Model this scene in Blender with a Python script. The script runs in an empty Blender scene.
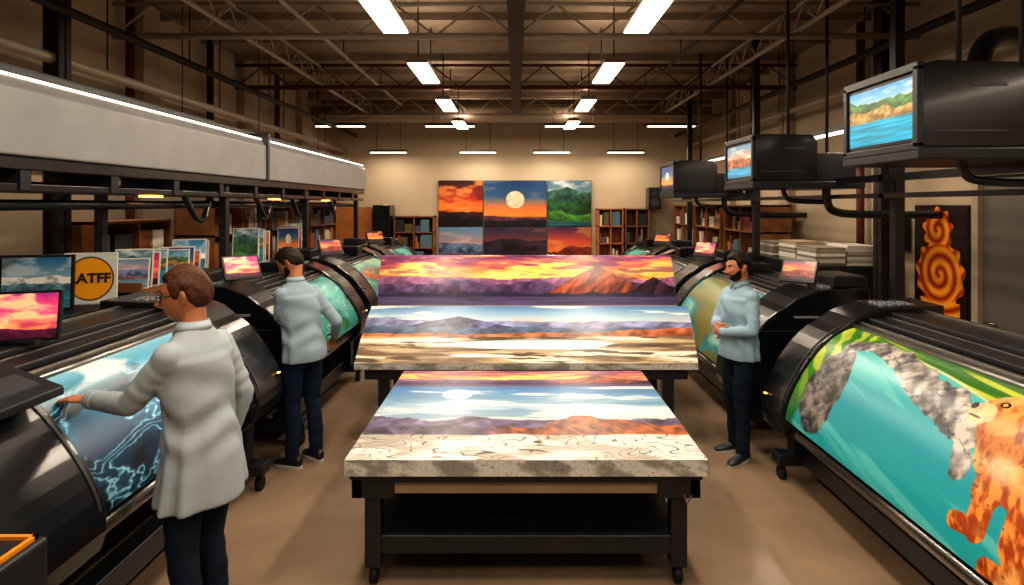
import bpy, bmesh, math, random
import numpy as np
from mathutils import Vector, Matrix
random.seed(7)
sc = bpy.context.scene
V = Vector

# ------------------------------------------------------------------ helpers
def hx(h):
    h = h.lstrip('#'); return np.array([int(h[i:i+2], 16)/255 for i in (0, 2, 4)])
def lin(c):
    c = np.asarray(c, float); return np.where(c <= .04045, c/12.92, ((c+.055)/1.055)**2.4)
def L4(h):
    c = lin(hx(h)); return (c[0], c[1], c[2], 1)

def mat(name, col, rough=.5, metal=0, emit=0, var=0., vs=4., bump=0., bs=40., coat=0., spec=.5):
    m = bpy.data.materials.new(name); m.use_nodes = True
    nt = m.node_tree; b = nt.nodes['Principled BSDF']
    b.inputs['Base Color'].default_value = L4(col)
    b.inputs['Roughness'].default_value = rough
    b.inputs['Metallic'].default_value = metal
    b.inputs['Coat Weight'].default_value = coat
    b.inputs['Coat Roughness'].default_value = .12
    b.inputs['Specular IOR Level'].default_value = spec
    tc = nt.nodes.new('ShaderNodeTexCoord')
    if emit:
        b.inputs['Emission Color'].default_value = L4(col)
        b.inputs['Emission Strength'].default_value = emit
    if var:
        n = nt.nodes.new('ShaderNodeTexNoise'); n.inputs['Scale'].default_value = vs
        n.inputs['Detail'].default_value = 6
        nt.links.new(tc.outputs['Object'], n.inputs['Vector'])
        r = nt.nodes.new('ShaderNodeValToRGB')
        c = lin(hx(col))
        r.color_ramp.elements[0].position = .3; r.color_ramp.elements[1].position = .7
        r.color_ramp.elements[0].color = (*(c*(1-var)), 1)
        r.color_ramp.elements[1].color = (*np.minimum(c*(1+var), 1), 1)
        nt.links.new(n.outputs['Fac'], r.inputs['Fac'])
        nt.links.new(r.outputs['Color'], b.inputs['Base Color'])
    if bump:
        n = nt.nodes.new('ShaderNodeTexNoise'); n.inputs['Scale'].default_value = bs
        n.inputs['Detail'].default_value = 4
        nt.links.new(tc.outputs['Object'], n.inputs['Vector'])
        bp = nt.nodes.new('ShaderNodeBump'); bp.inputs['Strength'].default_value = bump
        bp.inputs['Distance'].default_value = .02
        nt.links.new(n.outputs['Fac'], bp.inputs['Height'])
        nt.links.new(bp.outputs['Normal'], b.inputs['Normal'])
    return m

def artmat(name, rough=.3, emit=0, coat=0., spec=.5):
    m = bpy.data.materials.new(name); m.use_nodes = True
    nt = m.node_tree; b = nt.nodes['Principled BSDF']
    a = nt.nodes.new('ShaderNodeAttribute'); a.attribute_name = 'art'
    nt.links.new(a.outputs['Color'], b.inputs['Base Color'])
    b.inputs['Roughness'].default_value = rough
    b.inputs['Coat Weight'].default_value = coat
    b.inputs['Coat Roughness'].default_value = .15
    b.inputs['Specular IOR Level'].default_value = spec
    if emit:
        nt.links.new(a.outputs['Color'], b.inputs['Emission Color'])
        b.inputs['Emission Strength'].default_value = emit
    return m

BLK = mat('black_plastic', '#14161b', .28, var=.15, coat=.3)
BLK2 = mat('charcoal_plastic', '#202329', .36, var=.12)
DGR = mat('dark_grey_panel', '#3a3d42', .4)
STEEL = mat('brushed_steel', '#9a9896', .28, .9)
GREYB = mat('pale_grey_cover', '#8f8f92', .38, var=.08)
RUB = mat('black_rubber', '#0d0d0e', .7)
HOOD = mat('lamp_reflector_paint', '#7d7264', .5)
WOOD = mat('shelf_wood', '#8a5a34', .55, var=.25, vs=6)
PLY = mat('orange_plywood', '#b5713a', .55, var=.15, vs=5)
WALLM = mat('beige_plaster', '#bba88f', .85, var=.05, vs=1.5, bump=.05, bs=60)
PIL = mat('beige_column_paint', '#a89680', .8, var=.05)
CEILM = mat('brown_ceiling_deck', '#8d7a66', .85, var=.12, vs=2)
TRUSS = mat('truss_paint', '#a8988a', .55, .1)
TRUSSD = mat('dark_truss_paint', '#302826', .55, .2)
REDP = mat('red_oxide_steel', '#5f281e', .55)
DUCTM = mat('duct_metal', '#b3a18c', .45, .2)
LAMP = mat('lamp_diffuser', '#ffefd4', .5, emit=9)
LAMPS = mat('strip_diffuser', '#fff1dc', .5, emit=3.2)
ORANGE = mat('orange_trim', '#e08a1e', .5)
BTN = mat('button_grey', '#8a8f96', .4)
LED = mat('status_led', '#ffb060', .4, emit=2.5)
WHITEP = mat('paper_white', '#cfc9be', .7)
PRINT = artmat('printed_vinyl', .3, spec=.45)
TABLEP = artmat('glossy_table_print', .36, spec=.30)
SCREEN = artmat('screen_display', .3, emit=.75)
CARD = artmat('print_card', .5, spec=.3)
MIXED = artmat('stored_goods', .6)

def link(o, parent=None):
    sc.collection.objects.link(o)
    if parent is not None: o.parent = parent
    return o
def group(name, loc=(0, 0, 0)):
    e = bpy.data.objects.new(name, None); e.empty_display_size = .1
    e.location = loc; return link(e)
def fin(name, bm, m, parent=None, smooth=False, bevel=0., norm=True):
    if norm: bmesh.ops.recalc_face_normals(bm, faces=bm.faces[:])
    me = bpy.data.meshes.new(name); bm.to_mesh(me); bm.free()
    if smooth: me.polygons.foreach_set('use_smooth', [True]*len(me.polygons))
    me.materials.append(m)
    o = bpy.data.objects.new(name, me); link(o, parent)
    if bevel:
        b = o.modifiers.new('bevel', 'BEVEL'); b.width = bevel; b.segments = 3; b.limit_method = 'ANGLE'
        b.angle_limit = math.radians(25)
    return o
def addbox(bm, x0, x1, y0, y1, z0, z1):
    vs = [bm.verts.new(p) for p in ((x0,y0,z0),(x1,y0,z0),(x1,y1,z0),(x0,y1,z0),(x0,y0,z1),(x1,y0,z1),(x1,y1,z1),(x0,y1,z1))]
    for f in ((0,3,2,1),(4,5,6,7),(0,1,5,4),(1,2,6,5),(2,3,7,6),(3,0,4,7)):
        bm.faces.new([vs[i] for i in f])
def box(name, b, m, parent=None, bevel=0.):
    return boxes(name, [b], m, parent, bevel)
def boxes(name, bl, m, parent=None, bevel=0.):
    bm = bmesh.new()
    for b in bl:
        x0, x1 = sorted(b[0:2]); y0, y1 = sorted(b[2:4]); z0, z1 = sorted(b[4:6])
        addbox(bm, x0, x1, y0, y1, z0, z1)
    return fin(name, bm, m, parent, bevel=bevel)
def prism(name, pts, y0, y1, m, parent=None, bevel=0.):
    bm = bmesh.new()
    a = [bm.verts.new((p[0], y0, p[1])) for p in pts]; b = [bm.verts.new((p[0], y1, p[1])) for p in pts]
    n = len(pts)
    bm.faces.new(a); bm.faces.new(b[::-1])
    for i in range(n): bm.faces.new((a[i], b[i], b[(i+1) % n], a[(i+1) % n]))
    return fin(name, bm, m, parent, bevel=bevel)
def addcone(bm, a, b, ra, rb, seg=14):
    a = V(a); b = V(b); d = b-a
    if d.length < 1e-6: return
    M = Matrix.Translation((a+b)/2) @ d.to_track_quat('Z', 'Y').to_matrix().to_4x4()
    bmesh.ops.create_cone(bm, cap_ends=True, segments=seg, radius1=ra, radius2=rb, depth=d.length, matrix=M)
def cyls(name, segs, m, parent=None, seg=14):
    bm = bmesh.new()
    for s in segs: addcone(bm, s[0], s[1], s[2], s[2] if len(s) < 4 else s[3], seg)
    o = fin(name, bm, m, parent, smooth=False)
    for p in o.data.polygons: p.use_smooth = len(p.vertices) == 4
    return o
def pipe(name, pts, r, m, parent=None, bez=True):
    cu = bpy.data.curves.new(name, 'CURVE'); cu.dimensions = '3D'; cu.bevel_depth = r; cu.bevel_resolution = 3
    cu.use_fill_caps = True
    sp = cu.splines.new('NURBS' if bez else 'POLY'); sp.points.add(len(pts)-1)
    for i, p in enumerate(pts): sp.points[i].co = (*p, 1)
    if bez: sp.order_u = 3; sp.use_endpoint_u = True; sp.resolution_u = 8
    cu.materials.append(m)
    return link(bpy.data.objects.new(name, cu), parent)

# ---- numpy noise
_rng = np.random.RandomState(3); _T = _rng.rand(256, 256)
def vn(x, y, s=0):
    x = np.asarray(x, float)+s*17.31; y = np.asarray(y, float)+s*9.77
    xi = np.floor(x).astype(int); yi = np.floor(y).astype(int); fx = x-xi; fy = y-yi
    fx = fx*fx*(3-2*fx); fy = fy*fy*(3-2*fy)
    g = lambda i, j: _T[(xi+i) & 255, (yi+j) & 255]
    return (g(0,0)*(1-fx)+g(1,0)*fx)*(1-fy)+(g(0,1)*(1-fx)+g(1,1)*fx)*fy
def fbm(x, y, s=0, o=5):
    t = 0; a = .5; n = 0
    for i in range(o):
        t = t+a*vn(x*2**i, y*2**i, s+i*3); n += a; a *= .5
    return t/n
def smooth(a, b, x):
    t = np.clip((x-a)/(b-a), 0, 1); return t*t*(3-2*t)
def mix(a, b, t):
    return a+(b-a)*np.clip(np.asarray(t), 0, 1)[:, None]
def C(h, n): return np.tile(hx(h), (n, 1))
def grad(t, stops):
    xs = [s[0] for s in stops]; cs = np.array([hx(s[1]) for s in stops])
    return np.stack([np.interp(t, xs, cs[:, k]) for k in range(3)], 1)

def surf(name, P, nu, nv, art, m, parent=None):
    u, v = np.meshgrid(np.linspace(0, 1, nu), np.linspace(0, 1, nv)); u = u.ravel(); v = v.ravel()
    co = P(u, v)
    me = bpy.data.meshes.new(name)
    idx = np.arange(nu*nv).reshape(nv, nu)
    q = np.stack([idx[:-1, :-1], idx[:-1, 1:], idx[1:, 1:], idx[1:, :-1]], -1).reshape(-1, 4)
    me.vertices.add(nu*nv); me.vertices.foreach_set('co', co.astype(np.float32).ravel())
    me.loops.add(q.size); me.loops.foreach_set('vertex_index', q.astype(np.int32).ravel())
    me.polygons.add(len(q)); me.polygons.foreach_set('loop_start', np.arange(0, q.size, 4, dtype=np.int32))
    me.update(calc_edges=True)
    me.polygons.foreach_set('use_smooth', [True]*len(q))
    rgb = lin(np.clip(art(u, v), 0, 1))
    ca = me.color_attributes.new('art', 'FLOAT_COLOR', 'POINT')
    ca.data.foreach_set('color', np.concatenate([rgb, np.ones((len(rgb), 1))], 1).astype(np.float32).ravel())
    me.materials.append(m)
    return link(bpy.data.objects.new(name, me), parent)

def panel(name, c, n, up, w, h, th, casem, art, res, am, parent=None, border=.02, top=False):
    c = V(c); n = V(n).normalized(); up = V(up); up = (up-n*up.dot(n)).normalized(); r = up.cross(n)
    g = parent
    if top: g = group(name)
    bm = bmesh.new()
    vs = []
    for k in (-1, 0):
        for (a, b) in ((-1,-1),(1,-1),(1,1),(-1,1)):
            vs.append(bm.verts.new(c+r*(a*w/2)+up*(b*h/2)+n*(k*th)))
    for f in ((0,3,2,1),(4,5,6,7),(0,1,5,4),(1,2,6,5),(2,3,7,6),(3,0,4,7)): bm.faces.new([vs[i] for i in f])
    fin('casing' if top else name+'_casing', bm, casem, g, bevel=min(.006, th/4))
    w2 = w-2*border; h2 = h-2*border
    r_ = np.array(r); u_ = np.array(up); c_ = np.array(c+n*.003)
    P = lambda u, v: c_+np.outer((u-.5)*w2, r_)+np.outer((v-.5)*h2, u_)
    surf('image' if top else name+'_image', P, res[0], res[1], art, am, g)
    return g

def stock(name, items, m, parent=None):
    bm = bmesh.new(); cols = []
    for b, col in items:
        addbox(bm, *b); cols += [hx(col)]*8
    me = bpy.data.meshes.new(name); bmesh.ops.recalc_face_normals(bm, faces=bm.faces[:]); bm.to_mesh(me); bm.free()
    ca = me.color_attributes.new('art', 'FLOAT_COLOR', 'POINT')
    rgb = lin(np.array(cols))
    ca.data.foreach_set('color', np.concatenate([rgb, np.ones((len(rgb), 1))], 1).astype(np.float32).ravel())
    me.materials.append(m)
    return link(bpy.data.objects.new(name, me), parent)

# ------------------------------------------------------------------ art
def relief(x, y, s, o=4, e=.12):
    """lit mountain-side texture: slope of a smooth noise field"""
    return (fbm(x, y, s, o)-fbm(x+e*1.5, y-e*.6, s, o))/e*.9
def ridge_layer(c, u, v, base, amp, freq, col, seed, shade=.25, tex=6, asp=1):
    h = base+amp*(fbm(u*freq*asp, u*0+seed, seed, 6)-.5)*2
    m = smooth(-.006, .006, h-v)
    t = fbm(u*tex*asp+v*3, v*tex*2, seed+4, 5)
    rl = np.clip(relief(u*tex*asp*.5-v*2.5, (h-v)*tex*.8, seed+9), -1.2, 1.2)
    sh = 1+shade*(t-.5)*1.5+shade*.6*rl+shade*smooth(.0, .2, v-h+.2)*.5
    return mix(c, hx(col)*sh[:, None], m)
def land(sky, ridges, seed=1, asp=1.5, cloud=0, ccol='#ffd9a0', moon=None, water=None, dark=None):
    def f(u, v):
        c = grad(v, sky)
        if cloud:
            n = fbm(u*asp*2.2, v*6, seed, 6)
            c = mix(c, hx(ccol), smooth(.5, .72, n)*cloud)
            if dark: c = mix(c, hx(dark), smooth(.48, .25, n)*cloud*.8)
        if moon:
            d = np.hypot((u-moon[0])*asp, v-moon[1])
            c = mix(c, hx(moon[3])*(.75+.45*fbm(u*14, v*14, 2))[:, None], smooth(moon[2]+.01, moon[2]-.01, d))
        for i, (b, a, fr, col) in enumerate(ridges):
            c = ridge_layer(c, u, v, b, a, fr, col, seed+i*5, asp=asp, shade=.6)
        if water:
            w = smooth(water[0]+.01, water[0]-.01, v)
            n = fbm(u*asp*2, v*40, seed+7, 3)
            c = mix(c, hx(water[1])*(.65+.7*n)[:, None], w)
        return c
    return f

def art_sunset(u, v):
    asp = 5.5
    c = grad(v, [(.25,'#ffcf60'),(.42,'#f8963e'),(.6,'#e06a44'),(.8,'#b04c66'),(1,'#7a4a80')])
    n = fbm(u*asp*1.1+v*1.2, v*5, 11, 6)
    c = mix(c, hx('#ffd870'), smooth(.52, .66, n)*.8)
    c = mix(c, hx('#6c3454'), smooth(.47, .3, n)*.9)
    n2 = fbm(u*asp*2.5+v*3, v*14, 12, 6)
    c = mix(c, hx('#ff9a4a'), smooth(.53, .66, n2)*.6); c = mix(c, hx('#5a2c50'), smooth(.44, .3, n2)*.6)
    c = mix(c, hx('#ffe890'), np.exp(-((u-.42)/.12)**2-((v-.45)/.1)**2)*.7)
    c = ridge_layer(c, u, v, .42, .10, 2.2, '#74486a', 3, asp=asp, shade=.4)
    c = ridge_layer(c, u, v, .33, .12, 1.6, '#3e2c4c', 8, asp=asp, shade=.6)
    pk = .16+.52*(1-np.abs(u-.74)/.17)+.06*(fbm(u*30, u*0, 5)-.5)
    m = smooth(-.01, .01, pk-v)*(np.abs(u-.74) < .2)
    rl = relief(u*16-v*2, v*3, 6)
    c = mix(c, mix(C('#4d2024', len(u)), hx('#b85428'), .45+.6*rl), m)
    pk2 = .1+.34*(1-np.abs(u-.93)/.12)+.04*(fbm(u*40, u*0, 7)-.5)
    c = mix(c, hx('#3a2034')*(.8+.5*rl)[:, None], smooth(-.01, .01, pk2-v))
    c = ridge_layer(c, u, v, .17, .06, 2, '#1f1e36', 14, asp=asp)
    w = smooth(.13, .11, v); c = mix(c, hx('#4a3e64')*(.6+.8*fbm(u*12, v*60, 4))[:, None], w)
    return c

def ink(u, v, asp, f=3.0, k=26):
    n = fbm(u*asp*f*.5+1.3*fbm(u*3, v*3, 9), v*f*1.4, 21, 4)
    return np.abs(np.sin(n*k*math.pi))

def art_mid(u, v):
    asp = 4.2; N = len(u)
    c = grad(v, [(.5,'#cfd8de'),(.72,'#a4bccc'),(.88,'#6f96b8'),(1,'#4a76a8')])
    n = fbm(u*asp*.9, v*6, 31, 6)
    c = mix(c, hx('#ece8e0'), smooth(.50, .62, n)*.85)
    c = mix(c, hx('#c89a86'), smooth(.5, .7, fbm(u*asp*1.4, v*8, 33, 4))*smooth(.8, .6, v)*.6)
    c = ridge_layer(c, u, v, .68, .14, 1.3, '#6c7090', 5, asp=asp, shade=.4)
    pk = .5+.26*(1-np.abs(u-.28)/.2)+.03*(fbm(u*30, u*0, 7)-.5); c = mix(c, hx('#505478')*(.85+.4*relief(u*12, v*4, 3))[:, None], smooth(-.01, .01, pk-v))
    c = ridge_layer(c, u, v, .53, .07, 2.5, '#3c4a62', 9, asp=asp, shade=.5)
    c = mix(c, hx('#a86a42')*(.7+.6*fbm(u*20, v*30, 8))[:, None], smooth(.46, .42, v)*smooth(.9, .3, np.abs(u-.75)*2))
    c = ridge_layer(c, u, v, .43+.08*smooth(.6, .9, u), .05, 2.5, '#83492a', 12, asp=asp, shade=.7)
    g = smooth(.40, .36, v)
    f1 = fbm(u*5+v*3, v*16, 13, 6)
    base = mix(C('#75604e', N), hx('#b8a280'), smooth(.36, .54, f1))
    base = mix(base, hx('#e0d8c8'), smooth(.56, .66, f1))
    base = mix(base, hx('#45362a'), smooth(.42, .35, fbm(u*9, v*26, 15, 5))*.8)
    c = mix(c, base, g)
    lake = 1.1*np.exp(-((u-.52)/.24)**2-((v-.26)/.075)**2)+.5*np.exp(-((u-.35)/.2)**2-((v-.1)/.04)**2)
    lk = grad(v, [(.15,'#dbe6ec'),(.26,'#f2f4f2'),(.34,'#8fabc0')])*(.90+.16*fbm(u*8, v*90, 17, 3))[:, None]
    c = mix(c, lk, smooth(.36, .44, lake+.35*(f1-.5)))
    return c

def art_front(u, v):
    N = len(u)
    c = grad(v, [(.30,'#dccfbc'),(.42,'#b4c8d2'),(.55,'#7fa3be'),(.70,'#4680b6'),(.74,'#366ea8')])
    n = fbm(u*3.4+v*2, v*14, 41, 6)
    c = mix(c, hx('#ece8e0'), smooth(.51, .63, n)*.8)
    c = mix(c, hx('#5580a6'), smooth(.45, .36, n)*.6)
    d = np.hypot((u-.255)*1.13, v-.645)
    c = mix(c, hx('#f4f2ee')*(.85+.25*fbm(u*40, v*40, 3))[:, None], smooth(.066, .060, d))
    h = .37+.08*(fbm(u*7, u*0, 44, 6)-.5)*2-.03*np.abs(u-.3)
    rl = relief(u*10, v*14, 3)
    c = mix(c, hx('#695e82')*(.9+.3*rl)[:, None], smooth(-.005, .005, h-v))
    h = .28+.06*(fbm(u*9+3, u*0, 46, 6)-.5)*2+.11*np.exp(-((u-.72)/.13)**2)
    r2 = relief(u*14+v*8, v*16, 6)
    c = mix(c, mix(C('#42262a', N), hx('#bc6a38'), .5+.45*r2+.5*(u-.5)), smooth(-.005, .005, h-v))
    c = mix(c, hx('#4c4a70')*(.85+.4*r2)[:, None], smooth(-.005, .005, h-v)*smooth(.5, .35, u)*.8)
    s = art_sunset(u*.8+.1, np.clip((v-.76)/.24, 0, 1)); c = mix(c, s, smooth(.752, .76, v))
    g = smooth(.215, .20, v+.03*(fbm(u*8, v*0, 4)-.5))
    st = ink(u, v*1.0, 2.2, 3.0, 20)
    f1 = fbm(u*8, v*16, 5)
    base = mix(C('#dcd8d0', N), hx('#9c948a'), smooth(.46, .68, f1)*.8)
    base = mix(base, hx('#38322c'), smooth(.30, .03, st)*.85)
    return mix(c, base, g)

def art_ocean(u, v):
    c = grad(v, [(0,'#052338'),(.35,'#0a3f62'),(.6,'#106a98'),(.75,'#3f98be'),(1,'#8cc4da')])
    a = fbm(u*2.5, v*2.5, 50, 3)
    n = fbm(u*3+v*1.5+a*2, v*3-u*1.5+a, 51, 6)
    c = mix(c, hx('#02131f'), smooth(.47, .36, n)*smooth(.95, .6, v)*.9)
    c = mix(c, hx('#1a8fb8'), smooth(.55, .66, n)*.7*smooth(.9, .6, v))
    n3 = fbm(u*2+v+a, v*2.2-u, 57, 6)
    for kk, off in ((0, .5), (1, .43), (2, .57)):
        s = np.abs(n3-off+.02*(fbm(u*14, v*14, 58+kk, 4)-.5)); c = mix(c, hx('#dff2fa'), smooth(.009, .0, s)*smooth(.92, .7, v)); c = mix(c, hx('#4ab4dc'), smooth(.03, .0, s)*.45*smooth(.92, .7, v))
    cl = fbm(u*3, v*5, 55, 6)
    c = mix(c, hx('#e0eaee'), smooth(.5, .62, cl)*smooth(.74, .85, v))
    return c
def art_teal(seed, c1='#1f868c', c2='#6fc0b4', c3='#2a6c34', c4='#dfe8d8'):
    def f(u, v):
        a = fbm(u*3, v*3, seed, 4); n = fbm(u*3+a*3, v*3-a*2, seed+3, 5)
        c = mix(C(c1, len(u)), hx(c2), smooth(.4, .65, n))
        c = mix(c, hx(c3), smooth(.45, .33, n))
        s = np.abs(np.sin(n*40)); c = mix(c, hx(c4), smooth(.25, .05, s)*smooth(.5, .7, a))
        return c
    return f
def blob(x, y, cx, cy, rx, ry): return np.hypot((x-cx)/rx, (y-cy)/ry)
def seg(x, y, x0, y0, x1, y1, k):
    dx = x1-x0; dy = (y1-y0)*k; px = x-x0; py = (y-y0)*k
    t = np.clip((px*dx+py*dy)/(dx*dx+dy*dy), 0, 1); return np.hypot(px-t*dx, py-t*dy), t
def art_safari(Y0, Y1):
    def f(u, v):
        Y = Y0+(Y1-Y0)*u; w = 1-v; N = len(u)      # w: 0 top .. 1 bottom
        n = fbm(Y*3, w*4, 61, 5); n2 = fbm(Y*9, w*9, 62, 5)
        c = grad(np.clip(w+.2*(n-.5), 0, 1), [(0,'#7cc4ba'),(.25,'#3fb0b8'),(.6,'#1f98aa'),(1,'#2aa6b0')])
        c = mix(c, hx('#86d4cc'), smooth(.55, .7, fbm(Y*1.5+w*3, w*9+Y*2, 64))*.5)
        edge = .15+.05*np.sin(Y*3)+.06*smooth(3.4, 2.2, Y)
        fld = smooth(-.02, .02, edge-w)
        stripes = fbm(Y*1.2+w*3, w*22+Y*2, 63, 5)
        gcol = mix(C('#2f6d1c', N), hx('#b8c03a'), smooth(.42, .6, stripes))
        c = mix(c, gcol, fld)
        c = mix(c, hx('#e8d8a8'), smooth(.02, .0, np.abs(w-edge))*.8)
        far = smooth(-.03, .03, Y-(4.08+.25*(w-.1)+.1*(n-.5)))
        fs = np.abs(np.sin((Y*5+w*4+n*2)*3.0))
        gc2 = mix(C('#3a7a20', N), hx('#c3c744'), smooth(.5, .9, fs)*smooth(1, .3, w)*.8)
        gc2 = mix(gc2, hx('#1f6a4a'), smooth(.7, 1, w))*(.85+.4*n2)[:, None]
        c = mix(c, gc2, far)
        # craggy rock : broad lit facets and dark clefts
        rl = relief(Y*6+w*4, w*7-Y*3, 65, 3, .2); rl2 = relief(Y*14, w*14, 68, 3, .15)
        rr = fbm(Y*6+w*6, w*9-Y*5, 65, 4); cr = np.abs(rr-.5)
        rock = mix(C('#4a4a50', N), hx('#c8c2ba'), .48+.75*rl+.25*rl2)
        rock = mix(rock, hx('#222428'), smooth(.02, .0, cr)*.8)
        b = blob(Y, w, 4.10, .60, .20, .38)+.35*(n2-.5); c = mix(c, rock*.7, smooth(1, .95, b))
        for (a0, b0, a1, b1, th) in ((4.16,.22,3.95,.10,.045),(3.95,.10,3.7,.16,.06),(3.7,.16,3.4,.27,.075),(3.42,.24,3.12,.33,.09),(3.15,.3,2.92,.42,.085),(2.95,.42,2.85,.60,.05)):
            d, t = seg(Y, w, a0, b0, a1, b1, .75)
            m_ = smooth(1, .95, d/th+.9*(n2-.5)+.25*(rr-.5)); c = mix(c, rock, m_)
        # big cat
        fn = fbm(Y*30+w*8, w*14, 67, 5)
        fur = mix(C('#a04416', N), hx('#ec9444'), smooth(.32, .62, fn))
        fur = mix(fur, hx('#f4c88c'), smooth(.52, .75, fbm(Y*6, w*6, 69, 3))*.55)
        fs_ = mix(fur, hx('#6a3218'), smooth(.84, .90, vn(Y*46, w*36, 4))*.6)
        def part(c, d, k=fur): return mix(c, k, smooth(1.02, .95, d))
        c = part(c, blob(Y, w, 2.42, .44, .42, .24)+.1*(n2-.5), fs_)
        for s_ in ((2.66,.40,2.66,.62,.085),(2.66,.6,2.64,.82,.06),(2.64,.83,2.76,.85,.038),(2.45,.5,2.42,.78,.10),(2.42,.75,2.40,.95,.07),(2.40,.96,2.54,.97,.045),(2.1,.5,2.05,.95,.09)):
            d, t = seg(Y, w, *s_[:4], .75); c = part(c, d/s_[4], fs_)
        c = part(c, blob(Y, w, 2.72, .28, .19, .21)+.35*(n2-.5), fur*.82)
        c = part(c, blob(Y, w, 2.83, .22, .14, .15)+.06*(n2-.5))
        c = part(c, blob(Y, w, 2.72, .08, .045, .06), fur*.7); c = part(c, blob(Y, w, 2.72, .085, .025, .035), fur*1.15)
        c = part(c, blob(Y, w, 2.94, .27, .075, .075), mix(fur, hx('#f6dcb8'), .65+0*Y))
        c = mix(c, hx('#1c0f0a'), smooth(1, .9, blob(Y, w, 3.005, .245, .02, .025)))
        c = mix(c, hx('#3a1c10'), smooth(1, .7, blob(Y, w, 2.96, .305, .045, .009)))
        c = mix(c, hx('#1c0f0a'), smooth(1, .9, blob(Y, w, 2.88, .17, .028, .024)))
        c = mix(c, hx('#f0b040'), smooth(1, .8, blob(Y, w, 2.882, .17, .014, .014)))
        c = mix(c, hx('#f6d9b0'), smooth(1, .3, blob(Y, w, 2.66, .5, .12, .1))*.6)
        return c
    return f
ROT = land([(0,'#1b1015'),(.4,'#ff7a2a'),(.6,'#b03424'),(1,'#241018')], [(.28,.1,2,'#2a1216'),(.18,.06,3,'#120a0e')], 3, 1, .8, '#f09040', dark='#401418')
MOON = land([(0,'#101828'),(.25,'#f08a34'),(.42,'#d8703a'),(.6,'#34587e'),(1,'#143a68')], [(.2,.06,2,'#4a2430'),(.12,.05,3,'#1a1420')], 5, 1.3, .2, '#f0b880', moon=(.5,.58,.19,'#e3d0b4'))
GREEN = land([(0,'#a8bcc0'),(.6,'#7a98a4'),(1,'#48687c')], [(.78,.16,2,'#2a4a40'),(.55,.18,2.5,'#1e4024'),(.3,.12,3,'#3a6a2a')], 7, 1, .9, '#c8d0d0', water=(.1,'#2a5a68'), dark='#5a7480')
LAKE = land([(0,'#c8a0a8'),(.5,'#d8a098'),(1,'#5a86ac')], [(.6,.12,2,'#50607e'),(.4,.1,3,'#604650')], 9, 1, .5, '#f0c8b8', water=(.3,'#6a92a8'))
DARKM = land([(0,'#5a2a3a'),(.5,'#a84c34'),(1,'#26264a')], [(.65,.25,1.3,'#2a1e2c'),(.3,.15,2,'#100e18')], 11, 1.3, .4, '#c87c48')
PEAK = land([(0,'#40203a'),(.4,'#f08a38'),(.7,'#d0543e'),(1,'#402450')], [(.5,.3,1.6,'#6a281c'),(.2,.1,3,'#1c0e18')], 14, 1, .5, '#f0b058')
PINK = land([(0,'#6a1830'),(.3,'#ff9a5a'),(.5,'#e85070'),(.8,'#d03a70'),(1,'#902a70')], [(.22,.06,2,'#40102a')], 17, 1.4, .9, '#ffb880', dark='#902048')
BLUEM = land([(0,'#8ab4cc'),(.6,'#88b8d0'),(1,'#2f72a4')], [(.62,.12,2,'#d0dce4'),(.48,.08,3,'#486a7c')], 19, 1.4, .6, '#e8f0f4', water=(.35,'#3a8aa6'))
COAST = land([(0,'#1a7aa0'),(.6,'#e8b878'),(.8,'#70a0c0'),(1,'#3a80b0')], [(.85,.25,1.5,'#34502c'),(.62,.14,2,'#7a6038')], 23, 1.4, .5, '#f0d8b0', water=(.42,'#1a86a4'))
def art_leaf(u, v):
    x = (u-.5)*1.0; y = (v-.42)*1.55; r = np.hypot(x, y); a = np.arctan2(y, x)
    s = np.sin(a+r*38); b = r < .46+.03*np.sin(a*11)
    yy = (v-.80)*1.5; x2 = x+.04; r2 = np.hypot(x2, yy)
    s = np.where(r < .40, s, np.sin(np.arctan2(yy, x2)*1+r2*42))
    b = b | (r2 < .27+.035*np.sin(np.arctan2(yy, x2)*9)) | ((np.abs(x) < .38) & (v < .20) & (v > .04))
    c = C('#2a1612', len(u)); o = mix(C('#d8600f', len(u)), hx('#ffa828'), smooth(-.3, .8, s))
    o = mix(o, hx('#8a2c0a'), smooth(-.6, -1, s)*.9)
    return mix(c, o, b.astype(float))
def art_logo(u, v):
    r = np.hypot((u-.5), (v-.5)*1.05); c = C('#cfd8d8', len(u))
    c = mix(c, hx('#3a2c10'), smooth(.47, .46, r)); return mix(c, hx('#f2a61a'), smooth(.44, .43, r))

# ------------------------------------------------------------------ room
XW = 4.3; YB = 14.0; YF = -3.0; ZC = 4.4
FLOORM = mat('polished_concrete', '#85715e', .33, var=.34, vs=.9, bump=.04, bs=14, spec=.6)
nt = FLOORM.node_tree; b = nt.nodes['Principled BSDF']
tcn = nt.nodes['Texture Coordinate']; rn = nt.nodes.new('ShaderNodeTexNoise'); rn.inputs['Scale'].default_value = 2.5; rn.inputs['Detail'].default_value = 8
nt.links.new(tcn.outputs['Object'], rn.inputs['Vector'])
mr = nt.nodes.new('ShaderNodeMapRange'); mr.inputs[3].default_value = .08; mr.inputs[4].default_value = .36
nt.links.new(rn.outputs['Fac'], mr.inputs[0]); nt.links.new(mr.outputs[0], b.inputs['Roughness'])
box('floor', (-XW, XW, YF, YB, -.1, 0), FLOORM)
box('ceiling', (-XW, XW, YF, YB, ZC, ZC+.1), CEILM)
box('wall_back', (-XW, XW, YB, YB+.1, 0, ZC), WALLM)
box('wall_front', (-XW, XW, YF-.1, YF, 0, ZC), WALLM)
box('wall_left', (-XW-.1, -XW, YF, YB, 0, ZC), WALLM)
box('wall_right', (XW, XW+.1, YF, YB, 0, ZC), WALLM)
k = 1
for s in (-1, 1):
    for y in (6.9, 9.4, 11.9):
        box('trim_%d' % k, (s*(XW-.12), s*XW, y-.16, y+.16, 0, ZC), PIL, bevel=.01); k += 1
g = group('ceiling_joists')
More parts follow.
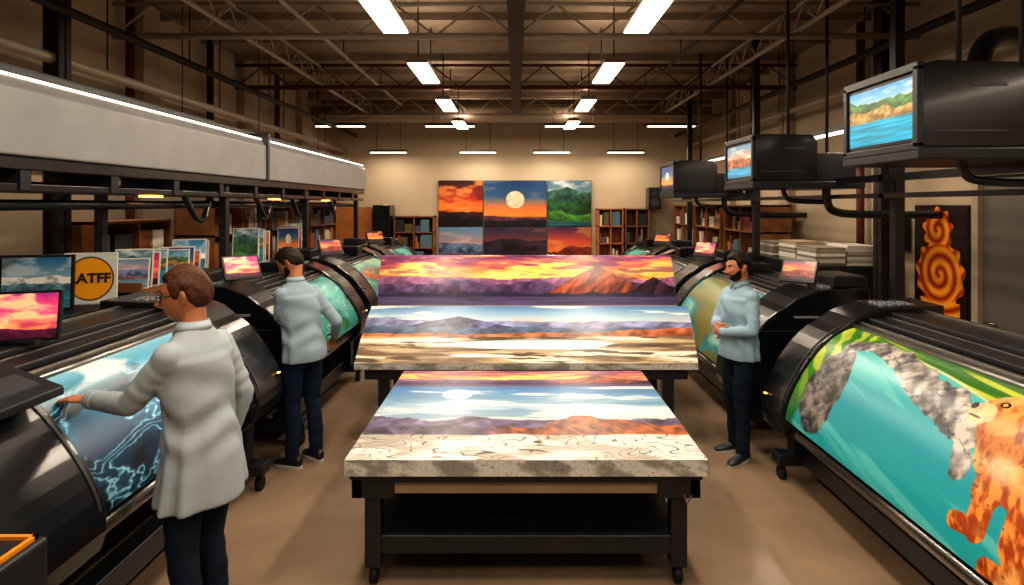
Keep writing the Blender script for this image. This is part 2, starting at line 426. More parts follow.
boxes('joists', [(-XW, XW, y-.03, y+.03, ZC-.09, ZC) for y in np.arange(5.2, 13.9, 1.0)], CEILM, g)
def truss(y, m1):
    g = group('roof_truss')
    segs = [((-XW, y, 3.9), (XW, y, 3.9), .035), ((-XW, y, 4.24), (XW, y, 4.24), .025)]
    n = 10; w = 2*XW/n
    for i in range(n):
        a = -XW+i*w; segs += [((a, y, 3.9), (a+w/2, y, 4.24), .012), ((a+w/2, y, 4.24), (a+w, y, 3.9), .012)]
    cyls('truss_bars', segs, m1, g, 8)
truss(3.6, TRUSS); truss(6.4, TRUSS); truss(9.2, REDP); truss(12.0, TRUSS)
for x in (-3.0, 3.0):
    g = group('roof_purlin')
    segs = [((x, 0, 3.96), (x, YB, 3.96), .028), ((x, 0, 4.22), (x, YB, 4.22), .022)]
    for i in range(28):
        a = i*.5; segs += [((x, a, 3.96), (x, a+.25, 4.22), .010), ((x, a+.25, 4.22), (x, a+.5, 3.96), .010)]
    cyls('purlin_bars', segs, TRUSS, g, 8)
g = group('ceiling_beam')
boxes('beam', [(-.075, .075, 1, 10.8, 3.95, 3.98), (-.015, .015, 1, 10.8, 3.78, 3.98), (-.075, .075, 1, 10.8, 3.76, 3.79)], TRUSSD, g)
boxes('beam_hangers', [(-.02, .02, y-.02, y+.02, 3.97, ZC) for y in (2, 4.5, 7, 9.6)], TRUSSD, g)
g = group('air_duct')
cyls('duct_tube', [((-4.3, 12.7, 4.02), (4.1, 12.7, 4.02), .17)], DUCTM, g, 28)
cyls('duct_rings', [((x, 12.7, 4.02), (x+.05, 12.7, 4.02), .182) for x in (-3.2, -1.6, 0, 1.6, 3.2)], DUCTM, g, 28)
cyls('duct_hangers', [((x, 12.7, 4.1), (x, 12.7, ZC), .01) for x in (-3, -1, 1, 3)], TRUSSD, g)
for x, y0, y1, z, r, m in ((-3.7, 4, 13.9, 3.7, .04, TRUSSD), (3.7, 3, 13.9, 3.7, .04, TRUSSD), (-3.95, 3, 13.9, 3.35, .05, DUCTM), (3.95, 4, 13.9, 3.45, .035, TRUSS), (-2.3, 3, 12, 4.1, .025, TRUSS), (2.2, 3, 12, 4.1, .025, TRUSSD)):
    g = group('ceiling_conduit')
    cyls('conduit_tube', [((x, y0, z), (x, y1, z), r)], m, g)
    cyls('conduit_hangers', [((x, y, z), (x, y, ZC), .008) for y in np.arange(y0+.6, y1, 2.2)], TRUSSD, g)
for x, y, m in ((-4.18, 6.5, REDP), (-4.18, 8.2, TRUSSD), (-4.18, 10.5, REDP), (4.19, 7.3, REDP), (4.19, 10.6, TRUSSD)):
    g = group('wall_riser_pipe'); cyls('riser', [((x, y, 0), (x, y, ZC), .045)], m, g)
for x, y in ((3.95, 6.45), (-3.9, 5.1)):
    g = group('steel_column'); boxes('column', [(x-.07, x+.07, y-.008, y+.008, 0, ZC), (x-.07, x-.055, y-.07, y+.07, 0, ZC), (x+.055, x+.07, y-.07, y+.07, 0, ZC)], TRUSSD, g)
g = group('ventilation_hose')
pipe('hose', [(4.3, 4.75, 3.42), (3.95, 4.7, 3.42), (3.7, 4.6, 3.40), (3.5, 4.5, 3.3), (3.42, 4.45, 3.1), (3.3, 4.2, 2.85), (3.1, 4.1, 2.72)], .075, BLK, g)

# lamps
WARM = (1, .84, .66)
def fixture(x, y, z=3.7, l=1.1, energy=42):
    g = group('ceiling_lamp', (x, y, z))
    prism('reflector_hood', [(-.13, 0), (.13, 0), (.10, .045), (.05, .06), (-.05, .06), (-.10, .045)], -l/2-.02, l/2+.02, HOOD, g, .004)
    box('diffuser', (-.11, .11, -l/2, l/2, -.012, .004), LAMP, g)
    box('ceiling_fill_strip', (-.03, .03, -l/2+.1, l/2-.1, .06, .066), LAMPS, g)  # glowing slot added on the hood to brighten the ceiling
    cyls('hanging_rods', [((0, -l/2+.05, .05), (0, -l/2+.05, ZC-z), .008), ((0, l/2-.05, .05), (0, l/2-.05, ZC-z), .008)], TRUSSD, g, 8)
    ld = bpy.data.lights.new('lamp_light', 'AREA'); ld.shape = 'RECTANGLE'; ld.size = .22; ld.size_y = l; ld.energy = energy; ld.color = WARM
    lo = bpy.data.objects.new('lamp_light', ld); lo.location = (0, 0, -.02); link(lo, g)
    ld = bpy.data.lights.new('ceiling_fill', 'AREA'); ld.shape = 'RECTANGLE'; ld.size = .06; ld.size_y = l-.2; ld.energy = 6; ld.color = WARM  # added fill light aimed upward to lift the dark ceiling
    lo = bpy.data.objects.new('ceiling_fill', ld); lo.location = (0, 0, .072); lo.rotation_euler = (math.pi, 0, 0); link(lo, g)
for s in (-1.11, 1.11):
    for y in (.2, 2.5, 5.0, 7.3, 9.65, 12.0): fixture(s, y, energy=40 if y < 9 else 34)  # first two pairs are out of view, added to light the foreground
def strip(x, y, z, l, alongx=True, energy=0):
    g = group('strip_light', (x, y, z))
    if not alongx: g.rotation_euler = (0, 0, math.pi/2)
    box('strip_housing', (-l/2-.02, l/2+.02, -.05, .05, .0, .05), DGR, g, .004)
    box('strip_tube', (-l/2, l/2, -.035, .035, -.02, .002), LAMPS, g)
    cyls('strip_rods', [((-l/3, 0, .04), (-l/3, 0, ZC-z), .006), ((l/3, 0, .04), (l/3, 0, ZC-z), .006)], TRUSSD, g, 8)
    if energy:
        ld = bpy.data.lights.new('strip_glow', 'AREA'); ld.shape = 'RECTANGLE'; ld.size = l; ld.size_y = .07; ld.energy = energy; ld.color = WARM
        lo = bpy.data.objects.new('strip_glow', ld); lo.location = (0, 0, -.025); link(lo, g)
for x in (-3.6, -1.35, 1.1, 3.2): strip(x, 12.3, 3.72, 1.0)
for x in (-2.85, -.85, .8, 2.45): strip(x, 13.4, 3.28, .8, energy=14)
strip(3.35, 6.4, 2.86, 3.4, False, 16); strip(3.5, 10.4, 2.9, 3, False, 12); strip(3.4, 2.6, 2.95, 3, False, 12)
strip(-3.8, 5.5, 3.1, 4, False, 18); strip(-3.8, 10.2, 3.1, 4, False, 12)

# ------------------------------------------------------------------ printers
PR = [(2.50,1.19),(2.42,1.165),(2.31,1.085),(2.20,.97),(2.10,.82),(2.03,.67),(1.99,.52)]
PL = [(2.26,1.26),(2.19,1.235),(2.09,1.15),(2.0,1.04),(1.92,.92),(1.87,.82),(1.84,.72)]
def caster(segs, x, y):
    segs.append(((x-.02, y, .05), (x+.02, y, .05), .05)); segs.append(((x, y, .05), (x, y, .13), .016))
def printer(s, y0, y1, y2, y3, prof, art, res, screen=PINK, near=False):
    g = group('wide_format_printer')
    pr = np.array(prof); ut, zt = prof[0]; ul, zl = prof[-1]; ub = ut+.62
    d = np.r_[0, np.cumsum(np.hypot(*np.diff(pr, axis=0).T))]; d /= d[-1]
    tt = np.linspace(0, 1, 40); co = np.polyfit(d, pr, 4); sm = np.stack([np.polyval(co[:, 0], tt), np.polyval(co[:, 1], tt)], 1)
    def P(u, v):
        w = 1-v; x = np.interp(w, tt, sm[:, 0]); z = np.interp(w, tt, sm[:, 1])
        return np.stack([s*(x-.012), y1+.01+(y2-y1-.02)*u, z+.008], 1)
    surf('printed_sheet', P, res[0], res[1], art, PRINT, g)
    body = [(s*a, b_) for a, b_ in sm[::3]]+[(s*(ul+.06), zl-.05), (s*(ul+.3), .5), (s*ub, .5), (s*ub, zt+.05), (s*(ut+.04), zt+.03)]
    prism('platen_body', body, y1-.02, y2+.02, BLK, g)
    boxes('gantry_rail', [(s*(ut+.09), s*(ut+.2), y1, y2, zt+.04, zt+.08), (s*(ut+.26), s*(ut+.56), y1, y2, zt+.04, zt+.12)], BLK2, g, .01)
    boxes('rail_strip', [(s*(ut+.03), s*(ut+.06), y1, y2, zt+.02, zt+.05), (s*(ut+.22), s*(ut+.245), y1, y2, zt+.05, zt+.09), (s*(ut+.5), s*(ut+.53), y1, y2, zt+.12, zt+.135)], STEEL, g, .003)
    if not near:
        ym = y1+(y2-y1)*.72
        box('print_carriage', (s*(ut+.1), s*(ut+.5), ym-.14, ym+.14, zt+.07, zt+.22), BLK, g, .02)
    cyls('feed_roller', [((s*(ut+.0), y1, zt+.015), (s*(ut+.0), y2, zt+.015), .018), ((s*(ul+.11), y1, zl-.12), (s*(ul+.11), y2, zl-.12), .05)], STEEL, g)
    cyls('media_roll', [((s*(ub-.15), y1, .42), (s*(ub-.15), y2, .42), .09)], WHITEP, g)
    hp = [(s*(a-.03), b_+.022) for a, b_ in sm[3::4]]
    hp = [(s*(ub+.04), .48), (s*(ub+.04), zt+.17), (s*(ut+.2), zt+.15), (s*(ut-.0), zt+.07)]+hp+[(s*(ul-.035), zl-.05), (s*(ul-.01), zl-.14), (s*(ul+.12), .47)]
    prism('end_housing', hp, y0, y1, BLK, g, .014)
    prism('end_housing_far', hp, y2, y3, BLK, g, .014)
    for yy, nm in ((y1-.05, 'near'), (y2+.035, 'far')):
        bd = [(s*(a-.034), b_+.026) for a, b_ in sm[2::3]]; bi = [(s*(a+.0), b_+.0) for a, b_ in sm[2::3]]
        prism('trim_band_'+nm, bd+bi[::-1], yy, yy+.015, DGR, g)
    for yy in (y0, y2):
        if yy == y2 and y3-y2 < .2: continue
        boxes('vent_slats', [(s*(ut+.25), s*(ut+.5), yy-.006, yy+.01, .62+i*.035, .635+i*.035) for i in range(6)], DGR, g)
        boxes('side_badge', [(s*(ut-.02), s*(ut+.2), yy-.005, yy+.01, zt-.1, zt-.08)], BTN, g)
        boxes('seam', [(s*(ul+.05), s*(ub), yy-.004, yy+.01, zt-.22, zt-.212), (s*(ut+.1), s*(ut+.108), yy-.004, yy+.01, .5, zt-.22)], DGR, g)
    bm = bmesh.new()
    for i in range(4):
        for j in range(3):
            x = s*(ut+.28+j*.06); y = y0+.1+i*.06
            addbox(bm, min(x, x+s*.04), max(x, x+s*.04), y, y+.04, zt+.155, zt+.172)
    fin('keypad', bm, BTN, g)
    boxes('far_keypad', [(s*(ut+.24+j*.07), s*(ut+.28+j*.07), y2+.08+i*.06, y2+.12+i*.06, zt+.15, zt+.166) for i in range(3) for j in range(4)], BTN, g)
    if not near:
        yc = y0+(y1-y0)*.55
        c = V((s*(ut+.16), yc, zt+.29)); n = V((-s*.75, -.75, .55))
        panel('touchscreen', c, n, (0, 0, 1), .32, .23, .03, BLK, screen, (60, 44), SCREEN, g, .018)
        pipe('screen_arm', [(s*(ut+.3), yc+.05, zt+.14), (s*(ut+.28), yc+.09, zt+.23), (s*(ut+.19), yc+.03, zt+.28)], .018, BLK2, g)
        box('ink_cabinet', (s*(ut+.35), s*(ub+.04), y0+.04, y1-.04 if y1-y0 < .7 else y0+.5, zt+.16, zt+.27), BLK2, g, .02)
    bl = []; cs = []
    for yy in (y0+.22, y2+(y3-y2)*.5):
        bl += [(s*(ul+.12), s*(ul+.24), yy-.06, yy+.06, .16, .52), (s*(ub-.2), s*(ub-.08), yy-.06, yy+.06, .16, .52), (s*(ul+.0), s*(ub), yy-.07, yy+.07, .12, .2)]
        caster(cs, s*(ul+.05), yy); caster(cs, s*(ub-.06), yy)
    bl += [(s*(ul+.18), s*(ul+.3), y0+.2, y3-.1, .13, .27), (s*(ub-.2), s*(ub-.1), y0+.2, y3-.1, .13, .2)]
    boxes('stand_frame', bl, BLK2, g, .008)
    cyls('casters', cs, RUB, g, 16)
    boxes('status_led', [(s*(ul-.04), s*(ul-.02), y3-.10, y3-.07, zl+.1, zl+.108)], LED, g)
    return g
printer(-1, 1.6, 2.66, 4.2, 4.66, PL, art_ocean, (420, 260), PINK, True)
printer(-1, 5.06, 5.5, 7.0, 7.35, PL, art_teal(71), (200, 110), PINK)
printer(-1, 7.6, 8.05, 9.5, 9.85, PL, art_teal(74, '#2a7a80', '#8cb8a0', '#a0552f'), (110, 60), PEAK)
printer(-1, 10.1, 10.5, 11.9, 12.2, PL, art_teal(77, '#305070'), (80, 50), ROT)
printer(1, 1.0, 1.6, 4.42, 4.80, PR, art_safari(1.61, 4.41), (900, 420), COAST, True)
printer(1, 5.35, 5.9, 7.6, 7.95, PR, art_teal(81, '#2f8a98', '#98ccc0', '#7a7a40'), (200, 110), PEAK)
printer(1, 8.2, 8.65, 10.1, 10.4, PR, art_teal(84, '#6a3a5a', '#b07c70', '#204050'), (110, 60), PINK)
printer(1, 10.7, 11.1, 12.5, 12.8, PR, art_teal(87, '#305070'), (80, 50), ROT)

g = group('desktop_monitor')
panel('display', (-2.56, 3.1, 1.525), (.35, -1, .2), (0, 0, 1), .35, .26, .03, BLK, PINK, (110, 80), SCREEN, g, .015)
boxes('monitor_stand', [(-2.60, -2.54, 3.14, 3.18, 1.40, 1.5), (-2.70, -2.46, 3.07, 3.24, 1.385, 1.405)], BLK2, g, .005)
g = group('control_panel')
prism('panel_slab', [(-2.42, 1.46), (-2.0, 1.30), (-2.0, 1.26), (-2.42, 1.38)], 2.2, 2.66, BLK2, g, .008)
bm = bmesh.new()
for i in range(5):
    for j in range(3):
        x = -2.36+j*.055; y = 2.32+i*.055; z = 1.46-(x+2.42)*.381
        addbox(bm, x, x+.035, y, y+.035, z-.01, z+.010)
fin('panel_buttons', bm, BTN, g)
prism('panel_lcd', [(-2.17, 1.369), (-2.06, 1.327), (-2.06, 1.32), (-2.17, 1.36)], 2.36, 2.6, DGR, g)
g = group('cutter_pedestal')
box('pedestal_body', (-1.76, -1.5, 1.5, 1.93, .1, 1.04), BLK2, g, .015)
boxes('orange_frame', [(-1.74, -1.52, 1.52, 1.535, 1.04, 1.052), (-1.74, -1.52, 1.895, 1.91, 1.04, 1.052), (-1.74, -1.725, 1.52, 1.91, 1.04, 1.052), (-1.535, -1.52, 1.52, 1.91, 1.04, 1.052)], ORANGE, g)
boxes('pedestal_feet', [(-1.74, -1.68, 1.52, 1.6, 0, .1), (-1.58, -1.52, 1.52, 1.6, 0, .1), (-1.74, -1.68, 1.83, 1.91, 0, .1), (-1.58, -1.52, 1.83, 1.91, 0, .1)], RUB, g)

# ------------------------------------------------------------------ overhead left gantry
g = group('overhead_gantry_cover')
for i, (a, b_) in enumerate(((1.5, 6.98), (7.02, 11.6))):
    prism('cover_section_%d' % i, [(-2.9, 2.39), (-2.9, 2.78), (-2.96, 2.86), (-3.35, 2.92), (-3.45, 2.86), (-3.45, 2.39)], a, b_, GREYB, g, .015)
boxes('under_frame', [(-3.4, -2.93, 1.5, 11.6, 2.31, 2.39), (-3.0, -2.95, 1.5, 11.6, 2.18, 2.23), (-3.4, -3.3, 1.5, 11.6, 2.18, 2.26)], BLK, g, .008)
boxes('under_brackets', [(-3.4, -2.94, y-.04, y+.04, 2.19, 2.36) for y in np.arange(2, 11.6, .8)], BLK2, g)
boxes('top_glow_strip', [(-2.985, -2.955, 1.5, 11.6, 2.857, 2.872)], LAMPS, g)  # bright line on the cover's top edge, put in as a glowing strip
boxes('top_cable_tray', [(-3.3, -3.2, 1.5, 11.6, 2.91, 2.98)], DGR, g)
boxes('under_lamps', [(-3.02, -2.94, y-.1, y+.1, 2.16, 2.18) for y in (4.9, 7.4, 9.4)], LED, g)
boxes('end_cap', [(-3.47, -2.88, 6.97, 7.03, 2.38, 2.93)], DGR, g, .004)
bl = [(-3.42, -3.35, 4.86, 4.93, 1.338, 2.3)]
for y in (2.0, 6.2, 8.6, 11.3): bl += [(-3.05, -2.98, y-.04, y+.04, 0, 2.3)]
boxes('gantry_posts', bl, BLK2, g, .005)
for y in (5.4, 6.9, 8.0, 9.6):
    pipe('cable_loop', [(-3.0, y, 2.22), (-2.96, y+.1, 2.0), (-3.02, y+.35, 1.93), (-3.1, y+.6, 2.0), (-3.1, y+.7, 2.25)], .03, BLK, g)
cyls('conduit', [((-3.1, 1.5, 2.1), (-3.1, 11.6, 2.1), .035)], BLK, g)

# ------------------------------------------------------------------ overhead right monitors
def overhead(y0, y1, art, x=2.3, z0=2.43, z1=2.9):
    g = group('overhead_monitor_unit')
    d = .62
    prism('monitor_shell', [(x, z0), (x, z1), (x+.1, z1+.03), (x+d-.05, z1+.02), (x+d, z1-.05), (x+d, z0+.03), (x+d-.05, z0)], y0, y1, BLK, g, .01)
    boxes('front_bezel', [(x-.02, x+.02, y0-.01, y1+.01, z0-.02, z0+.03), (x-.02, x+.02, y0-.01, y1+.01, z1-.03, z1+.02), (x-.02, x+.02, y0-.01, y0+.03, z0, z1), (x-.02, x+.02, y1-.03, y1+.01, z0, z1)], BLK2, g, .005)
    yc = (y0+y1)/2
    panel('display', (x-.004, yc, (z0+z1)/2), (-1, 0, 0), (0, 0, 1), y1-y0-.06, z1-z0-.07, .01, BLK, art, (130, 90), SCREEN, g, .02)
    boxes('base_tray', [(x-.02, x+d+.45, y0-.02, y1+.02, z0-.07, z0-.0), (x+d, x+d+.4, y0+.05, y1-.05, z0, z0+.28)], BLK2, g, .01)
    boxes('side_detail', [(x+.08, x+d-.12, y0-.006, y0+.01, z0+.09, z0+.1), (x+.3, x+.5, y0-.006, y0+.01, z1-.12, z1-.1)], DGR, g)
    pipe('support_pipe', [(x+.75, y0+.1, z0-.04), (x+.75, y0+.1, z0-.2), (x+.82, y0+.12, z0-.3), (x+1.1, y0+.2, z0-.33), (XW, y0+.2, z0-.33)], .04, BLK, g)
    pipe('support_pipe_2', [(x+.35, y0+.15, z0-.04), (x+.35, y0+.15, z0-.14), (x+.45, y0+.15, z0-.2), (x+.8, y0+.15, z0-.2)], .025, BLK, g)
    cyls('ceiling_rods', [((x+.5, yc, z1-.05), (x+.5, yc, ZC), .016), ((x+.9, yc, z0+.2), (x+.9, yc, ZC), .016)], TRUSSD, g)
overhead(3.42, 4.17, COAST)
overhead(5.8, 6.55, land([(0,'#3a6a90'),(.5,'#d09c78'),(1,'#4a7898')], [(.6,.2,2,'#7a4a38'),(.3,.1,2,'#384a50')], 29, 1.4, .5, '#f0d0b0', water=(.3,'#3a80a0')), z0=2.33, z1=2.76)
overhead(8.7, 9.5, MOON, z0=2.28, z1=2.72)
g = group('overhead_rail')
boxes('rail_bars', [(3.1, 3.18, 3.0, 12, 2.3, 2.36), (3.1, 3.18, 3.0, 12, 2.16, 2.2)], BLK, g)
boxes('rail_posts', [(3.2, 3.28, y-.04, y+.04, 0, ZC) for y in (5.1, 8.1, 11.2)], BLK2, g)
boxes('rail_ties', [(3.1, 3.28, y-.03, y+.03, 2.16, 2.36) for y in (5.1, 8.1, 11.2)], BLK2, g)

# ------------------------------------------------------------------ tables
def edgeart(sc_):
    def f(u, v):
        b = mix(C('#d0cec8', len(u)), hx('#918e88'), smooth(.38, .66, fbm(u*16*sc_, v*1.5+u*9, 5)))
        st = np.abs(np.sin(fbm(u*14*sc_+v*.8, v*.9, 22, 5)*40)); return mix(b, hx('#4e4a46'), smooth(.25, .0, st)*.6)
    return f
def front_table():
    g = group('print_display_table')
    x0, x1, y0, y1, z = -.93, 1.04, 3.25, 5.0, .715
    surf('printed_top', lambda u, v: np.stack([x0+(x1-x0)*u, y0+(y1-y0)*v, z+.003+0*u], 1), 760, 560, art_front, TABLEP, g)
    box('slab', (x0, x1, y0, y1, z-.085, z), WHITEP, g, .003)
    surf('front_edge_print', lambda u, v: np.stack([x0+(x1-x0)*u, y0-.003+0*u, z-.085+.088*v], 1), 600, 14, edgeart(1), TABLEP, g)
    for xx, nm in ((x0-.003, 'left'), (x1+.003, 'right')):
        surf(nm+'_edge_print', lambda u, v: np.stack([xx+0*u, y0+(y1-y0)*u, z-.085+.088*v], 1), 200, 10, edgeart(1), TABLEP, g)
    bl = [(x0+.02, x1-.02, y0+.02, y1-.02, z-.115, z-.085), (x0+.03, x1-.03, y1-.09, y1-.03, z-.22, z-.085), (x0+.03, x0+.09, y0+.03, y1-.03, z-.22, z-.085), (x1-.09, x1-.03, y0+.03, y1-.03, z-.22, z-.085),
          (x0+.03, x0+.26, y0+.03, y0+.1, z-.22, z-.085), (x1-.26, x1-.03, y0+.03, y0+.1, z-.22, z-.085), (x0+.26, x1-.26, y0+.03, y0+.1, z-.135, z-.085)]
    lx = (x0+.14, x1-.14); ly = (y0+.1, y1-.15)
    for x in lx:
        for y in ly: bl += [(x-.045, x+.045, y-.045, y+.045, .1, z-.15)]
        bl += [(x-.035, x+.035, ly[0], ly[1], .2, .26)]
    bl += [(lx[0], lx[1], ly[0]-.03, ly[0]+.03, .17, .27), (lx[0], lx[1], ly[1]-.03, ly[1]+.03, .19, .26)]
    boxes('table_frame', bl, BLK2, g, .006)
    box('lower_shelf', (lx[0], lx[1], ly[0], ly[1], .255, .275), BLK, g)
    boxes('wooden_stretcher', [(lx[0]-.04, lx[1]+.04, y0+.06, y0+.10, z-.205, z-.135)], mat('pale_timber', '#a38b6e', .6, var=.15), g)
    cs = []
    for x in lx:
        for y in ly: caster(cs, x, y)
    cyls('casters', cs, RUB, g, 18)
    pipe('hanging_chain', [(x1-.12, y0+.03, z-.2), (x1-.11, y0+.02, z-.27), (x1-.08, y0+.03, z-.2)], .006, STEEL, g)
    stock('flat_cartons', [((-.6, .5, 4.1, 4.6, .276, .34), '#6f5a44'), ((-.5, .6, 4.05, 4.55, .34, .38), '#8a7258')], MIXED, g)
front_table()
def incl(name, pf, pb, wf, wb, cf, cb, art, res, bulge):
    g = group(name)
    th = .055
    def P(u, v, o=0):
        w = wf+(wb-wf)*v; c = cf+(cb-cf)*v
        y = pf[0]+(pb[0]-pf[0])*v; z = pf[1]+(pb[1]-pf[1])*v+bulge*np.sin(math.pi*v)
        return np.stack([c+(u-.5)*w, y, z+o], 1)
    surf('printed_top', lambda u, v: P(u, v, .003), res[0], res[1], art, TABLEP, g)
    bm = bmesh.new(); n = 16; rows = []
    for i in range(n+1):
        v = np.array([i/n]*2); q = P(np.array([0., 1.]), v)
        rows.append([bm.verts.new(q[0]), bm.verts.new(q[1]), bm.verts.new(q[1]-np.array([0, 0, th])), bm.verts.new(q[0]-np.array([0, 0, th]))])
    for a, b_ in zip(rows[:-1], rows[1:]):
        for k in range(4): bm.faces.new((a[k], a[(k+1) % 4], b_[(k+1) % 4], b_[k]))
    bm.faces.new(rows[0]); bm.faces.new(rows[-1][::-1])
    fin('board', bm, WHITEP, g)
    x0 = cf-wf/2; x1 = cf+wf/2
    zf = pf[1]-th; zb = pb[1]-th
    bl = [(x0+.08, x1-.08, pf[0]+.04, pf[0]+.12, zf-.1, zf+.02), (x0+.1, x1-.1, pb[0]-.12, pb[0]-.05, zb-.16, zb-.04)]
    for x in (x0+.25, x1-.25):
        bl += [(x-.05, x+.05, pf[0]+.05, pf[0]+.13, .1, zf), (x-.05, x+.05, pb[0]-.13, pb[0]-.05, .1, zb-.05), (x-.04, x+.04, pf[0]+.05, pb[0]-.05, .14, .22)]
    boxes('support_frame', bl, BLK2, g, .006)
    cs = []
    for x in (x0+.25, x1-.25):
        caster(cs, x, pf[0]+.09); caster(cs, x, pb[0]-.09)
    cyls('casters', cs, RUB, g, 14)
    return g
g = incl('inclined_print_table', (5.3, .70), (6.15, 1.06), 3.04, 3.24, .09, .14, art_mid, (780, 320), .03)
surf('front_edge_print', lambda u, v: np.stack([.09+(u-.5)*3.04, 5.296+0*u, .645+.058*v], 1), 400, 8, edgeart(1.5), TABLEP, g)
g = incl('inclined_print_board', (6.45, 1.02), (7.1, 1.50), 3.22, 3.42, .12, .12, art_sunset, (780, 300), .06)
cyls('top_roller', [((-1.6, 7.13, 1.47), (1.84, 7.13, 1.47), .035)], STEEL, g)

# ------------------------------------------------------------------ back wall content
xs = [(-1.80, -.77, ROT, LAKE), (-.75, .71, MOON, DARKM), (.73, 1.75, GREEN, PEAK)]
for a, b_, t, lo in xs:
    panel('wall_art_print', ((a+b_)/2, 13.93, 2.14), (0, -1, 0), (0, 0, 1), b_-a, 1.06, .05, BLK, t, (160, 160), CARD, None, .004, top=True)
    panel('wall_art_print', ((a+b_)/2, 13.93, 1.06), (0, -1, 0), (0, 0, 1), b_-a, 1.06, .05, BLK, lo, (160, 160), CARD, None, .004, top=True)
PALS = ['#c8b89a', '#8a4a2a', '#d8d0c0', '#4a5a6a', '#b07040', '#2a2c30', '#a03a30', '#5a7a8a', '#e0d8c8', '#6a5a3a']
def shelf(x0, x1, y0, y1, z1, n, axis, m=WOOD, z0=0.):
    g = group('storage_shelf'); t = .025; bl = []
    if axis == 'x': bl += [(x0, x0+t, y0, y1, z0, z1), (x1-t, x1, y0, y1, z0, z1), ((x0+x1)/2-t/2, (x0+x1)/2+t/2, y0, y1, z0, z1), (x0, x1, y1-.01, y1, z0, z1)]
    else:
        bl += [(x0, x1, y0, y0+t, z0, z1), (x0, x1, y1-t, y1, z0, z1), (x0, x1, (y0+y1)/2-t/2, (y0+y1)/2+t/2, z0, z1)]
        xx = x0 if x0 < 0 else x1-.01; bl.append((xx, xx+.01, y0, y1, z0, z1))
    zs = [z0+.05+(z1-t-z0-.05)*i/n for i in range(n+1)]
    for z in zs: bl.append((x0, x1, y0, y1, z, z+t))
    boxes('shelf_boards', bl, m, g)
    it = []
    for i in range(n):
        h = zs[i+1]-zs[i]-t
        a, b_ = (x0, x1) if axis == 'x' else (y0, y1); p = a+.04
        while p < b_-.12:
            w = random.choice([.04, .06, .12, .2, .28]); hh = h*random.uniform(.35, .88)
            if abs(p-(a+b_)/2) < .02 or p < (a+b_)/2 < p+w: p = (a+b_)/2+.03; continue
            if p+w > b_-.03: break
            col = random.choice(PALS)
            if axis == 'x': it.append(((p, p+w*.93, y0+.03, y1-.05, zs[i]+t, zs[i]+t+hh), col))
            else: it.append(((x0+.04, x1-.04, p, p+w*.93, zs[i]+t, zs[i]+t+hh), col))
            p += w+random.choice([0, 0, .03])
    stock('stored_supplies', it, MIXED, g)
shelf(-2.75, -1.85, 13.5, 13.98, 1.85, 5, 'x'); shelf(1.85, 2.42, 13.5, 13.98, 2.02, 5, 'x', PLY); shelf(2.46, 3.0, 13.5, 13.98, 2.02, 5, 'x')
g = group('plywood_sheets'); boxes('sheets', [(-4.05, -3.25, 13.55+i*.05, 13.58+i*.05, 0, 2.05-.03*i) for i in range(4)], PLY, g)
g = group('equipment_cabinet'); box('cabinet_body', (-3.2, -2.82, 13.4, 13.95, .0, 2.1), BLK, g, .01); boxes('cabinet_door_seams', [(-3.15, -2.87, 13.39, 13.4, z, z+.01) for z in (.6, 1.2, 1.7)], DGR, g)
g = group('wall_speaker'); box('speaker_cabinet', (3.02, 3.3, 13.65, 13.98, 2.0, 2.5), BLK, g, .01)
cyls('speaker_cones', [((3.16, 13.64, 2.15), (3.16, 13.66, 2.15), .1), ((3.16, 13.64, 2.36), (3.16, 13.66, 2.36), .05)], DGR, g, 20)
for y in (7.2, 8.9, 10.6): shelf(-4.1, -3.62, y, y+1.5, 2.15, 5, 'y')
for y in (8.9, 10.6, 12.2): shelf(3.6, 4.1, y, y+1.5, 2.1, 5, 'y')
shelf(-4.1, -3.65, 5.3, 6.35, 1.95, 4, 'y')
shelf(-4.25, -3.65, 3.4, 4.95, 1.32, 3, 'y')
g = group('work_counter')
boxes('counter_body', [(-3.6, -3.12, 3.2, 6.8, .05, 1.3)], BLK, g, .01)
boxes('counter_top', [(-3.62, -3.08, 3.15, 6.85, 1.3, 1.335)], BLK2, g, .006)
boxes('counter_drawers', [(-3.125, -3.115, y, y+.7, z, z+.01) for y in (3.3, 4.1, 4.9, 5.7) for z in (.5, .9)], DGR, g)
panel('framed_print', (-3.42, 4.28, 1.545), (.22, -1, .06), (0, 0, 1), .47, .40, .02, BLK, BLUEM, (120, 90), CARD, None, .02, top=True)
SP = V((-3.12, 4.40, 1.56))
gg = panel('round_logo_sign', SP, (.3, -1, .06), (0, 0, 1), .34, .38, .02, WHITEP, art_logo, (120, 120), CARD, None, .008, top=True)
cu = bpy.data.curves.new('sign_lettering', 'FONT'); cu.body = 'LATFF'; cu.size = .098; cu.align_x = 'CENTER'; cu.align_y = 'CENTER'; cu.extrude = .001; cu.offset = .003
cu.materials.append(mat('lettering_black', '#1a1408', .5)); to = link(bpy.data.objects.new('sign_lettering', cu), gg)
n = V((.3, -1, .06)).normalized(); up = V((0, 0, 1)); up = (up-n*up.dot(n)).normalized(); r = up.cross(n)
to.matrix_local = Matrix.Translation(SP+n*.008) @ Matrix((r, up, n)).transposed().to_4x4()
